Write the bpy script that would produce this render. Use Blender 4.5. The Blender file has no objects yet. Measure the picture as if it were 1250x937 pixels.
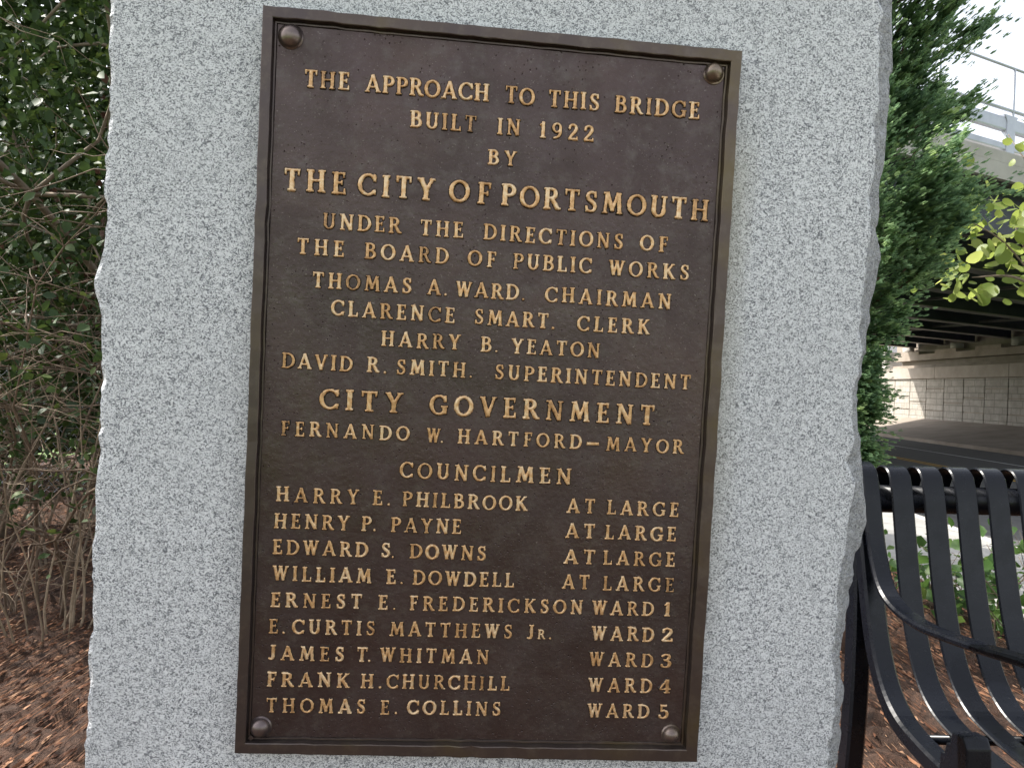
import bpy, bmesh, math, random
import numpy as np
from mathutils import Matrix, Vector
random.seed(11)
rng = np.random.default_rng(7)
R_ = math.radians
scn = bpy.context.scene
COL = scn.collection

# ------------------------------------------------------------------ camera, sky, sun, exposure
# world: camera stands over the origin, +Y runs along the road towards the bridge, +X to the right
CAMZ = 1.0
FPX = 950.0
def rotm(yaw, pitch, roll):
    return np.array(Matrix.Rotation(yaw, 3, 'Z') @ Matrix.Rotation(pitch, 3, 'X') @ Matrix.Rotation(roll, 3, 'Y'))
RC = rotm(R_(1.15), R_(0.165), R_(-2.3))            # columns: right, forward, up
cam_d = bpy.data.cameras.new('camera'); cam = bpy.data.objects.new('camera', cam_d); COL.objects.link(cam)
cam_d.sensor_width = 36; cam_d.lens = FPX / 1250 * 36; cam_d.clip_start = 0.02; cam_d.clip_end = 3000
M = Matrix.Identity(4)
for i in range(3):
    M[i][0], M[i][1], M[i][2] = RC[i][0], RC[i][2], -RC[i][1]
M[2][3] = CAMZ
cam.matrix_world = M
scn.camera = cam

SUN_AZ, SUN_EL = 70, 50           # degrees left of +Y, degrees above the horizon
world = bpy.data.worlds.new('World'); scn.world = world; world.use_nodes = True
wn = world.node_tree.nodes; wl = world.node_tree.links; wn.clear()
wo = wn.new('ShaderNodeOutputWorld'); wb = wn.new('ShaderNodeBackground'); sky = wn.new('ShaderNodeTexSky')
hs = wn.new('ShaderNodeHueSaturation')
sky.sky_type = 'NISHITA'; sky.sun_disc = False; sky.sun_elevation = R_(SUN_EL); sky.sun_rotation = R_(-SUN_AZ)
sky.dust_density = 3.0; sky.air_density = 1.0; sky.ozone_density = 1.0
hs.inputs['Saturation'].default_value = 0.30
wl.new(sky.outputs[0], hs.inputs['Color']); wl.new(hs.outputs[0], wb.inputs[0]); wl.new(wb.outputs[0], wo.inputs[0])
wb.inputs[1].default_value = 0.15
sd = bpy.data.lights.new('sun', 'SUN'); sd.energy = 3.4; sd.angle = R_(0.55); sd.color = (1, 0.95, 0.87)
sun = bpy.data.objects.new('sun', sd); COL.objects.link(sun)
sv = Vector((-math.sin(R_(SUN_AZ)) * math.cos(R_(SUN_EL)), math.cos(R_(SUN_AZ)) * math.cos(R_(SUN_EL)), math.sin(R_(SUN_EL))))
sun.rotation_euler = sv.to_track_quat('Z', 'Y').to_euler(); sun.location = sv * 30
scn.view_settings.view_transform = 'Standard'; scn.view_settings.look = 'None'
scn.view_settings.exposure = 1.37; scn.view_settings.gamma = 1
scn.view_settings.use_curve_mapping = False

# ------------------------------------------------------------------ helpers
def tag(o, label=None, cat=None, group=None, kind=None):
    if label: o['label'] = label
    if cat: o['category'] = cat
    if group: o['group'] = group
    if kind: o['kind'] = kind
    return o
def empty(name, loc=(0, 0, 0), rz=0.0):
    o = bpy.data.objects.new(name, None); COL.objects.link(o); o.location = loc; o.rotation_euler = (0, 0, rz)
    o.empty_display_size = 0.1
    return o
def link_mesh(name, me, mat, parent=None, smooth=False):
    if mat: me.materials.append(mat)
    if smooth: me.polygons.foreach_set('use_smooth', [True] * len(me.polygons))
    o = bpy.data.objects.new(name, me); COL.objects.link(o)
    if parent: o.parent = parent
    return o
class MB:
    def __init__(s): s.v = []; s.f = []
    def add(s, vs, fs):
        n = len(s.v); s.v += [tuple(map(float, v)) for v in vs]; s.f += [tuple(i + n for i in f) for f in fs]; return s
    def box(s, x0, y0, z0, x1, y1, z1):
        return s.add([(x0,y0,z0),(x1,y0,z0),(x1,y1,z0),(x0,y1,z0),(x0,y0,z1),(x1,y0,z1),(x1,y1,z1),(x0,y1,z1)],
                     [(0,3,2,1),(4,5,6,7),(0,1,5,4),(1,2,6,5),(2,3,7,6),(3,0,4,7)])
    def prism(s, pts, axis_vec):     # closed polygon of 3D points pushed along axis_vec
        n = len(pts); a = [Vector(p) for p in pts]; b = [p + Vector(axis_vec) for p in a]
        return s.add(a + b, [tuple(range(n))[::-1], tuple(range(n, 2*n))] + [(i, (i+1) % n, n+(i+1) % n, n+i) for i in range(n)])
    def tube(s, pts, rads, n=8, cap=True):
        pts = [Vector(p) for p in pts]
        if not hasattr(rads, '__len__'): rads = [rads] * len(pts)
        vs = []; fs = []
        up = None
        for i, p in enumerate(pts):
            t = (pts[min(i+1, len(pts)-1)] - pts[max(i-1, 0)]).normalized()
            if up is None:
                up = Vector((0, 0, 1)) if abs(t.z) < 0.9 else Vector((1, 0, 0))
            a = t.cross(up).normalized(); b = a.cross(t); up = b
            for k in range(n):
                an = 2 * math.pi * k / n
                vs.append(p + (a * math.cos(an) + b * math.sin(an)) * rads[i])
        for i in range(len(pts) - 1):
            for k in range(n):
                fs.append((i*n+k, i*n+(k+1) % n, (i+1)*n+(k+1) % n, (i+1)*n+k))
        if cap:
            fs.append(tuple(range(n))[::-1]); fs.append(tuple(range((len(pts)-1)*n, len(pts)*n)))
        return s.add(vs, fs)
    def strap(s, prof, x0, x1, th, bev=0.0025):   # flat bar following a (y,z) profile, between x0 and x1, rounded edges
        P = [Vector((p[0], p[1])) for p in prof]; N = []
        for i in range(len(P)):
            t = (P[min(i+1, len(P)-1)] - P[max(i-1, 0)]).normalized(); N.append(Vector((-t.y, t.x)))
        sec = [(x0, th/2-bev), (x0+bev, th/2), (x1-bev, th/2), (x1, th/2-bev), (x1, -th/2+bev), (x1-bev, -th/2), (x0+bev, -th/2), (x0, -th/2+bev)]
        vs = []; m = len(sec)
        for p, nn in zip(P, N):
            for (x, h) in sec: vs.append((x, p.x + nn.x*h, p.y + nn.y*h))
        fs = [(i*m+k, i*m+(k+1) % m, (i+1)*m+(k+1) % m, (i+1)*m+k) for i in range(len(P)-1) for k in range(m)]
        fs += [tuple(range(m))[::-1], tuple(range((len(P)-1)*m, len(P)*m))]
        return s.add(vs, fs)
    def build(s, name, mat, parent=None, smooth=False, bevel=0):
        me = bpy.data.meshes.new(name); me.from_pydata(s.v, [], s.f); me.validate()
        bm = bmesh.new(); bm.from_mesh(me); bmesh.ops.recalc_face_normals(bm, faces=bm.faces)
        if bevel: bmesh.ops.bevel(bm, geom=[e for e in bm.edges], offset=bevel, segments=2, affect='EDGES', profile=0.6)
        bm.to_mesh(me); bm.free()
        return link_mesh(name, me, mat, parent, smooth)
def arr_mesh(name, V, F, mat, parent=None, smooth=False, attrs=None):
    me = bpy.data.meshes.new(name); V = np.asarray(V, np.float32); F = np.asarray(F, np.int32); k = F.shape[1]
    me.vertices.add(len(V)); me.vertices.foreach_set('co', V.ravel())
    me.loops.add(F.size); me.loops.foreach_set('vertex_index', F.ravel())
    me.polygons.add(len(F)); me.polygons.foreach_set('loop_start', np.arange(0, F.size, k, dtype=np.int32))
    for an, dat in (attrs or {}).items():
        a = me.attributes.new(an, 'FLOAT', 'POINT'); a.data.foreach_set('value', np.asarray(dat, np.float32))
    me.update(calc_edges=True); me.validate()
    return link_mesh(name, me, mat, parent, smooth)
def frames(d, roll):      # per-instance 3x3 whose column 1 points along d
    d = d / np.linalg.norm(d, axis=1, keepdims=True)
    ref = np.where(np.abs(d[:, 2:3]) < 0.95, np.array([[0, 0, 1.0]]), np.array([[1.0, 0, 0]]))
    a = np.cross(d, ref); a /= np.linalg.norm(a, axis=1, keepdims=True); b = np.cross(a, d)
    c, s_ = np.cos(roll)[:, None], np.sin(roll)[:, None]
    x = a*c + b*s_; z = -a*s_ + b*c
    return np.stack([x, d, z], axis=2)
def scatter(tv, tf, pos, fr, size):
    tv = np.asarray(tv, float); tf = np.asarray(tf, int); n = len(pos)
    V = np.einsum('nij,kj->nki', fr, tv) * np.asarray(size).reshape(n, -1)[:, None, :] + pos[:, None, :]
    F = tf[None] + (np.arange(n) * len(tv))[:, None, None]
    return V.reshape(-1, 3), F.reshape(-1, tf.shape[1])
def catmull(pts, n=8):
    P = [Vector(p) for p in pts]; P = [2*P[0]-P[1]] + P + [2*P[-1]-P[-2]]; out = []
    for i in range(1, len(P)-2):
        for k in range(n):
            t = k/n; a, b, c, d = P[i-1], P[i], P[i+1], P[i+2]
            out.append(0.5*((2*b)+(c-a)*t+(2*a-5*b+4*c-d)*t*t+(3*b-a-3*c+d)*t**3))
    out.append(P[-2]); return out

# ------------------------------------------------------------------ materials
class NT:
    def __init__(s, name):
        s.m = bpy.data.materials.new(name); s.m.use_nodes = True; s.t = s.m.node_tree; s.t.nodes.clear()
        s.out = s.n('ShaderNodeOutputMaterial'); s.b = s.n('ShaderNodeBsdfPrincipled'); s.l(s.b.outputs[0], s.out.inputs[0])
    def n(s, ty, **kw):
        nd = s.t.nodes.new(ty)
        for k, v in kw.items(): setattr(nd, k, v)
        return nd
    def l(s, a, b): s.t.links.new(a, b)
    def set(s, rough=0.6, metal=0.0, color=None, spec=None):
        s.b.inputs['Roughness'].default_value = rough; s.b.inputs['Metallic'].default_value = metal
        if color: s.b.inputs['Base Color'].default_value = (*color, 1)
        if spec is not None: s.b.inputs['Specular IOR Level'].default_value = spec
        return s
    def coord(s, which='Object', scale=(1, 1, 1)):
        c = s.n('ShaderNodeTexCoord'); mp = s.n('ShaderNodeMapping'); mp.inputs['Scale'].default_value = scale
        s.l(c.outputs[which], mp.inputs[0]); return mp.outputs[0]
    def noise(s, v, scale, detail=4, rough=0.55, dist=0.0, col=False):
        nd = s.n('ShaderNodeTexNoise'); nd.inputs['Scale'].default_value = scale; nd.inputs['Detail'].default_value = detail
        nd.inputs['Roughness'].default_value = rough; nd.inputs['Distortion'].default_value = dist
        s.l(v, nd.inputs['Vector']); return nd.outputs[1 if col else 0]
    def ramp(s, v, stops, interp='LINEAR'):
        r = s.n('ShaderNodeValToRGB'); cr = r.color_ramp; cr.interpolation = interp
        while len(cr.elements) < len(stops): cr.elements.new(0.5)
        for e, (p, c) in zip(cr.elements, stops):
            e.position = p; e.color = (*c, 1) if hasattr(c, '__len__') else (c, c, c, 1)
        s.l(v, r.inputs[0]); return r.outputs[0]
    def mix(s, fac, a, b, mode='MIX'):
        m = s.n('ShaderNodeMix', data_type='RGBA', blend_type=mode)
        for sock, val in ((m.inputs[0], fac), (m.inputs[6], a), (m.inputs[7], b)):
            if hasattr(val, 'links') or hasattr(val, 'is_linked'): s.l(val, sock)
            elif hasattr(val, '__len__'): sock.default_value = (*val, 1)
            else: sock.default_value = val
        return m.outputs[2]
    def math(s, op, a, b=0.0, clamp=False):
        m = s.n('ShaderNodeMath', operation=op, use_clamp=clamp)
        for sock, val in ((m.inputs[0], a), (m.inputs[1], b)):
            if hasattr(val, 'is_linked'): s.l(val, sock)
            else: sock.default_value = val
        return m.outputs[0]
    def bump(s, h, strength=0.3, dist=0.01, prev=None):
        b = s.n('ShaderNodeBump'); b.inputs['Strength'].default_value = strength; b.inputs['Distance'].default_value = dist
        s.l(h, b.inputs['Height'])
        if prev is not None: s.l(prev, b.inputs['Normal'])
        return b.outputs[0]
    def color(s, v): s.l(v, s.b.inputs['Base Color']); return s
    def normal(s, v): s.l(v, s.b.inputs['Normal']); return s
    def attr(s, name):
        a = s.n('ShaderNodeAttribute'); a.attribute_name = name; return a.outputs['Fac']

def m_granite(rough=False):
    t = NT('shade_toned_pitched_granite' if rough else 'grey_granite').set(0.62, spec=0.35); v = t.coord('Object', (1, 1, 1.25))
    n1 = t.noise(v, 225, 3, 0.62, 1.9); base = t.ramp(n1, [(0.37, (.11,.116,.13)), (0.45, (.31,.322,.345)), (0.515, (.72,.732,.752)), (0.64, (.79,.80,.82))])
    n2 = t.noise(v, 320, 2, 0.5, 0.6); c = t.mix(t.ramp(n2, [(0.30, 1.0), (0.37, 0.0)]), base, (.11,.115,.125))
    n4 = t.noise(v, 3.5, 4); c = t.mix(t.ramp(n4, [(0.35, 0.0), (0.7, 0.22)]), c, (.42,.43,.44))
    # yellowish run-off stain on the stone just right of the plaque
    sx = t.n('ShaderNodeSeparateXYZ'); t.l(t.coord('Object'), sx.inputs[0])
    wob = t.noise(t.coord('Object', (1, 1, .3)), 14, 4)
    band = t.math('SUBTRACT', sx.outputs[0], t.math('MULTIPLY', wob, 0.04))
    st = t.ramp(band, [(0.28, 0.0), (0.285, 0.42), (0.325, 0.0)])
    zf = t.ramp(t.math('ADD', sx.outputs[2], 0.5), [(0.1, 0.0), (0.45, 0.8), (0.8, 1.0), (0.93, 0.0)])
    c = t.mix(t.math('MULTIPLY', st, zf), c, (.40,.37,.24))
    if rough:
        c = t.mix(.38, c, t.ramp(t.noise(v, 70, 5, .7), [(.33, (.12,.12,.122)), (.5, (.34,.342,.348)), (.66, (.56,.56,.57))]))  # broken-stone mottle, also darkened in colour for the shade on the sides
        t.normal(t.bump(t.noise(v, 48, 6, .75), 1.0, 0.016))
    else: t.normal(t.bump(t.noise(v, 190, 4), 0.35, 0.0012))
    t.color(c)
    return t.m
def m_bronze():
    t = NT('dark_bronze').set(0.42, 0.75); v = t.coord('Object')
    n = t.noise(v, 5, 5, 0.6); c = t.ramp(n, [(0.3, (.067,.050,.047)), (0.5, (.092,.068,.064)), (0.72, (.119,.085,.076))])
    sp = t.noise(v, 420, 2, 0.5); c = t.mix(t.ramp(sp, [(0.67, 0.0), (0.73, 0.6)]), c, (.27,.235,.21))
    c = t.mix(t.ramp(t.noise(v, 2.2, 3), [(.45, 0.0), (.65, .5)]), c, (.066,.042,.043)); c = t.mix(t.ramp(t.noise(v, 60, 4, .65), [(.5, 0.0), (.72, .55)]), c, (.13,.11,.10))
    t.color(c)
    t.l(t.ramp(t.noise(v, 14, 5, .65), [(0.32, 0.27), (0.68, 0.56)]), t.b.inputs['Roughness'])
    vo = t.n('ShaderNodeTexVoronoi'); vo.inputs['Scale'].default_value = 150; t.l(v, vo.inputs['Vector'])
    pit = t.ramp(vo.outputs['Distance'], [(0.05, 0.0), (0.18, 1.0)])
    gate = t.ramp(t.noise(v, 26, 2), [(0.47, 1.0), (0.55, 0.0)]); pit = t.math('MAXIMUM', pit, gate)
    cc = t.n('ShaderNodeMix', data_type='RGBA', blend_type='MIX'); t.l(t.ramp(pit, [(0.0, .75), (.6, 0.0)]), cc.inputs[0]); t.l(c, cc.inputs[6]); cc.inputs[7].default_value = (.018, .014, .013, 1); t.color(cc.outputs[2])
    b1 = t.bump(pit, 0.9, 0.0009); b2 = t.bump(t.noise(v, 150, 4, 0.6), 0.55, 0.0013, b1)
    t.normal(t.bump(t.noise(v, 9, 3), 0.25, 0.004, b2))
    return t.m
def m_frame(k=1.0, rough=.40):
    t = NT('bronze_frame').set(rough, 0.8); v = t.coord('Object')
    sx = t.n('ShaderNodeSeparateXYZ'); t.l(v, sx.inputs[0])
    n = t.math('ADD', t.noise(v, 9, 5, 0.6), t.math('MULTIPLY', sx.outputs[0], 0.35))  # tone turns lighter and browner to the right, side light painted in
    c = t.ramp(n, [(0.3, (.092*k,.073*k,.071*k)), (0.55, (.108*k,.083*k,.072*k)), (0.72, (.135*k,.105*k,.064*k))])
    c = t.mix(t.ramp(t.noise(v, 45, 5, .65), [(.5, 0.0), (.75, .6)]), c, (.17*k,.14*k,.115*k))
    t.color(c); t.normal(t.bump(t.noise(v, 90, 4), 0.2, 0.0012))
    return t.m
def m_letter():
    t = NT('gilt_bronze_lettering').set(0.42, 0.5); v = t.coord('Object')
    h = t.attr('rise'); wr = t.attr('wear'); w = t.noise(v, 330, 3, 0.6); w2 = t.noise(v, 26, 3)
    e = t.math('ADD', h, t.math('MULTIPLY', t.math('SUBTRACT', w, 0.5), 1.5)); e = t.math('ADD', e, t.math('MULTIPLY', t.math('SUBTRACT', wr, .64), .38)); e = t.math('ADD', e, t.math('MULTIPLY', t.math('SUBTRACT', w2, 0.5), .9))
    gold = t.ramp(t.math('ADD', t.math('MULTIPLY', t.noise(v, 140, 4, .65), .85), t.math('MULTIPLY', wr, .3)), [(0.34, (.29,.165,.085)), (0.50, (.52,.295,.13)), (0.62, (.70,.43,.21)), (0.76, (.80,.59,.37))])
    t.color(t.mix(t.ramp(e, [(0.46, 0.0), (0.72, 1.0)]), (.034,.027,.023), gold))
    t.normal(t.bump(t.noise(v, 240, 3), 0.35, 0.0008))
    return t.m
def m_plain(name, c0, c1, scale=6, rough=0.7, metal=0.0, bump=0.2, bd=0.01, detail=5, spec=None):
    t = NT(name).set(rough, metal, spec=spec); v = t.coord('Object')
    t.color(t.ramp(t.noise(v, scale, detail, 0.6), [(0.3, c0), (0.7, c1)]))
    if bump: t.normal(t.bump(t.noise(v, scale*6, 5), bump, bd))
    return t.m
def m_leaf(name, stops, trans=0.4, rough=0.45):
    t = NT(name).set(rough, spec=0.4); a = t.attr('tint'); c = t.ramp(a, stops); t.color(c)
    tr = t.n('ShaderNodeBsdfTranslucent'); mx = t.n('ShaderNodeMixShader'); mx.inputs[0].default_value = trans
    hs_ = t.n('ShaderNodeHueSaturation'); hs_.inputs['Value'].default_value = 1.7; hs_.inputs['Hue'].default_value = 0.48; t.l(c, hs_.inputs['Color'])
    t.l(hs_.outputs[0], tr.inputs[0]); t.l(t.b.outputs[0], mx.inputs[1]); t.l(tr.outputs[0], mx.inputs[2]); t.l(mx.outputs[0], t.out.inputs[0])
    return t.m
GRANITE = m_granite(); BRONZE = m_bronze(); FRAME = m_frame(); BOLT = m_frame(1.7, .34); LETTER = m_letter()
def m_bench():
    t = NT('black_powder_coat').set(.25, spec=.3); v = t.coord('Object')
    c = t.ramp(t.noise(v, 4, 4), [(.3, (.003,.004,.0065)), (.7, (.006,.007,.011))])
    dust = t.ramp(t.noise(v, 38, 6, .7), [(.58, 0.0), (.82, .16)]); sp = t.ramp(t.noise(v, 230, 2), [(.70, 0.0), (.74, .5)])
    t.color(t.mix(t.math('MAXIMUM', dust, sp), c, (.045,.045,.045)))
    t.l(t.ramp(t.noise(v, 24, 5, .65), [(.3, .19), (.7, .38)]), t.b.inputs['Roughness'])
    t.normal(t.bump(t.noise(v, 60, 3), .08, .0008))
    return t.m
BLACKMETAL = m_bench()
CONCRETE = m_plain('pale_concrete', (.33,.31,.28), (.46,.44,.41), 1.3, 0.85, 0, 0.25, 0.01)
OLDCONC = m_plain('weathered_concrete', (.21,.175,.14), (.33,.28,.235), 0.9, 0.9, 0, 0.3, 0.01)
SIDEWALK = m_plain('sidewalk_concrete', (.25,.245,.23), (.38,.37,.35), 2.2, 0.9, 0, 0.2, 0.004)
ASPHALT = m_plain('asphalt', (.055,.055,.056), (.10,.097,.093), 3.5, 0.85, 0, 0.5, 0.004)
SOIL = m_plain('mulch_soil', (.040,.022,.014), (.12,.062,.038), 34, 0.95, 0, 0.9, 0.02)
GRASS = m_plain('grass', (.06,.11,.022), (.13,.20,.045), 2.5, 0.9, 0, 0.5, 0.03)
STEEL = m_plain('dark_blue_painted_steel', (.018,.022,.034), (.035,.042,.06), 2, 0.5, 0.2, 0.05)
FLANGE = m_plain('dusty_steel_flange', (.14,.13,.125), (.24,.225,.215), 2, 0.6, 0.2, 0.05)
GALV = m_plain('galvanised_steel', (.36,.38,.42), (.47,.49,.54), 3, 0.45, 0.5, 0.05)
TWIG = m_plain('grey_brown_bark', (.11,.08,.055), (.25,.20,.15), 26, 0.9, 0, 0.6, 0.003)
BARK = m_plain('red_brown_bark', (.07,.042,.03), (.17,.11,.08), 18, 0.95, 0, 0.8, 0.006)
DARKLEAF = m_leaf('dark_green_leaf', [(0.0, (.012,.026,.008)), (0.5, (.030,.062,.014)), (0.75, (.046,.082,.019)), (0.95, (.11,.15,.035)), (1.0, (.10,.045,.02))], 0.16, .6)
DEADLEAF = m_leaf('dead_brown_leaf', [(0, (.05,.022,.014)), (1, (.13,.062,.04))], 0.2, 0.8)
JUNIPER = m_leaf('juniper_spray', [(0, (.085,.155,.090)), (0.5, (.16,.265,.135)), (0.85, (.22,.335,.15)), (1, (.27,.37,.155))], 0.55, 0.6)
LIMELEAF = m_leaf('lime_green_leaf', [(0, (.10,.155,.032)), (0.6, (.18,.245,.055)), (1, (.28,.32,.10))], 0.5)
MIDLEAF = m_leaf('mid_green_leaf', [(0, (.035,.085,.022)), (0.7, (.07,.15,.035)), (1, (.13,.20,.05))], 0.4)

# ------------------------------------------------------------------ the plaque's own frame, measured from its four corners
QP = np.array([-.05261249, -1.00337017, .06277754]); RF = rotm(R_(-4.59631582), R_(-2.33719609), R_(-3.15541944))
LROT = RC @ RF.T
PLQ = Matrix.Identity(4)
org = np.array([0, 0, CAMZ]) - LROT @ QP
for i in range(3):
    for j in range(3): PLQ[i][j] = LROT[i][j]
    PLQ[i][3] = org[i]
def on_face(px, py, y=0.0):       # photo measurement -> position on the stone's face plane (metres from plaque centre)
    d = RF @ np.array([(px-625)/FPX, 1.0, -(py-468.5)/FPX]); t = (y - QP[1]) / d[1]; p = QP + d*t
    return p[0], p[2]

# ------------------------------------------------------------------ setting: ground, walks, road
PROF = [(-400, .0), (-6, .0), (2.25, -.02), (2.3, -.12), (4.0, -.30), (4.1, -.75), (16.1, -.75), (16.2, -.62), (21, .12), (23, .55), (26, 1.25), (60, 3.2), (400, 6)]
def sheet(name, us, zs, vs, mat):
    V = [(u, v, z) for v in vs for u, z in zip(us, zs)]; n = len(us)
    F = [(j*n+i, j*n+i+1, (j+1)*n+i+1, (j+1)*n+i) for j in range(len(vs)-1) for i in range(n-1)]
    return tag(arr_mesh(name, V, F, mat), kind='structure')
sheet('ground', [p[0] for p in PROF], [p[1] for p in PROF], [-300, -30, 0, 8, 20, 60, 150, 900], GRASS)
nu, nv = 190, 260
us = np.linspace(-5.2, 2.28, nu); vs = np.linspace(-2.5, 9.0, nv)
U, Vv = np.meshgrid(us, vs)
hh = 0.012 + 0.010*np.sin(U*3.1+1)*np.sin(Vv*2.3) + 0.012*rng.standard_normal(U.shape)
edge = np.minimum(np.minimum(2.28-U, U+5.2), np.minimum(9.0-Vv, Vv+2.5)); hh = hh*np.clip(edge/0.15, 0, 1) + np.where(edge <= 0, -.02, 0.012)
VV = np.stack([U.ravel(), Vv.ravel(), hh.ravel()], 1)
ii = (np.arange(nv-1)[:, None]*nu + np.arange(nu-1)[None]).ravel()
tag(arr_mesh('mulch_bed', VV, np.stack([ii, ii+1, ii+nu+1, ii+nu], 1), SOIL, smooth=False), kind='structure')
mb = MB()
v = -29.0
while v < 88:
    mb.prism([(2.30, v+.006, -.13), (3.86, v+.006, -.25), (3.86, v+.006, -.13), (2.30, v+.006, -.01)], (0, 1.488, 0)); v += 1.5
tag(mb.build('sidewalk', SIDEWALK), kind='structure')
tag(MB().prism([(3.87, -29, -.6), (4.03, -29, -.6), (4.03, -29, -.16), (4.01, -29, -.135), (3.87, -29, -.13)], (0, 117, 0)).build('kerb', CONCRETE), kind='structure')
ru = [4.03, 6, 9, 12, 14, 16.12]; rz = [-.30, -.42, -.55, -.60, -.60, -.60]
sheet('road', ru, rz, [-29, 0, 10, 30, 88, 300], ASPHALT)
WHITE = m_plain('worn_white_road_paint', (.45,.45,.44), (.74,.74,.72), 7, 0.7, 0, 0.2, 0.004)
YELLOW = m_plain('worn_yellow_road_paint', (.50,.28,.03), (.66,.40,.05), 7, 0.7, 0, 0.2, 0.004)
def mark(u0, u1, mat):
    z = lambda u: float(np.interp(u, ru, rz)) + .005
    tag(arr_mesh('road_marking', [(u0, -29, z(u0)), (u1, -29, z(u1)), (u1, 200, z(u1)), (u0, 200, z(u0))], [(0, 1, 2, 3)], mat), kind='structure')
mark(10.25, 10.37, YELLOW); mark(10.50, 10.62, YELLOW); mark(13.3, 13.43, WHITE)
tag(MB().prism([(16.12, -29, -.7), (16.30, -29, -.7), (16.30, -29, -.45), (16.14, -29, -.46)], (0, 130, 0)).build('kerb', OLDCONC), kind='structure')
sheet('slope_paving', [16.30, 18.5, 20.98], [-.455, -.20, .17], [12, 20, 30, 40, 50.5], OLDCONC)

# loose wood chips and needles over the mulch: uncountable
def chips():
    n = 46000
    a = np.stack([rng.uniform(-3.4, -.35, n), rng.uniform(1.3, 5.6, n)], 1)
    b = np.stack([rng.uniform(.45, 2.25, n//2), rng.uniform(1.0, 5.0, n//2)], 1)
    p = np.concatenate([a, b]); n = len(p)
    pos = np.c_[p, rng.uniform(.012, .045, n)]
    an = rng.uniform(0, 6.28, n); d = np.stack([np.cos(an), np.sin(an), rng.uniform(-1.1, 1.1, n)], 1)
    nd = rng.random(n) < .75; L = np.where(nd, rng.uniform(.02, .06, n), rng.uniform(.012, .04, n)); w = np.where(nd, rng.uniform(.0009, .0022, n), rng.uniform(.002, .0085, n))
    tv = [(-1, -.5, 0), (1, -.5, 0), (.6, .5, 0), (-.8, .45, 0), (0, 0, .8)]
    V, F = scatter(tv, [(0, 1, 4), (1, 2, 4), (2, 3, 4), (3, 0, 4)], pos, frames(d, rng.uniform(-.5, .5, n)), np.stack([w, L, w], 1))
    tint = np.repeat(rng.random(n), 5)
    mt = m_leaf('wood_chip', [(0, (.038,.017,.011)), (.5, (.15,.062,.030)), (.8, (.25,.12,.062)), (1, (.36,.215,.13))], 0.0, 0.85)
    tag(arr_mesh('mulch_chips', V, F, mt, attrs={'tint': tint}), 'loose brown wood chips and needles covering the planting bed', 'mulch', kind='stuff')
chips()

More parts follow.
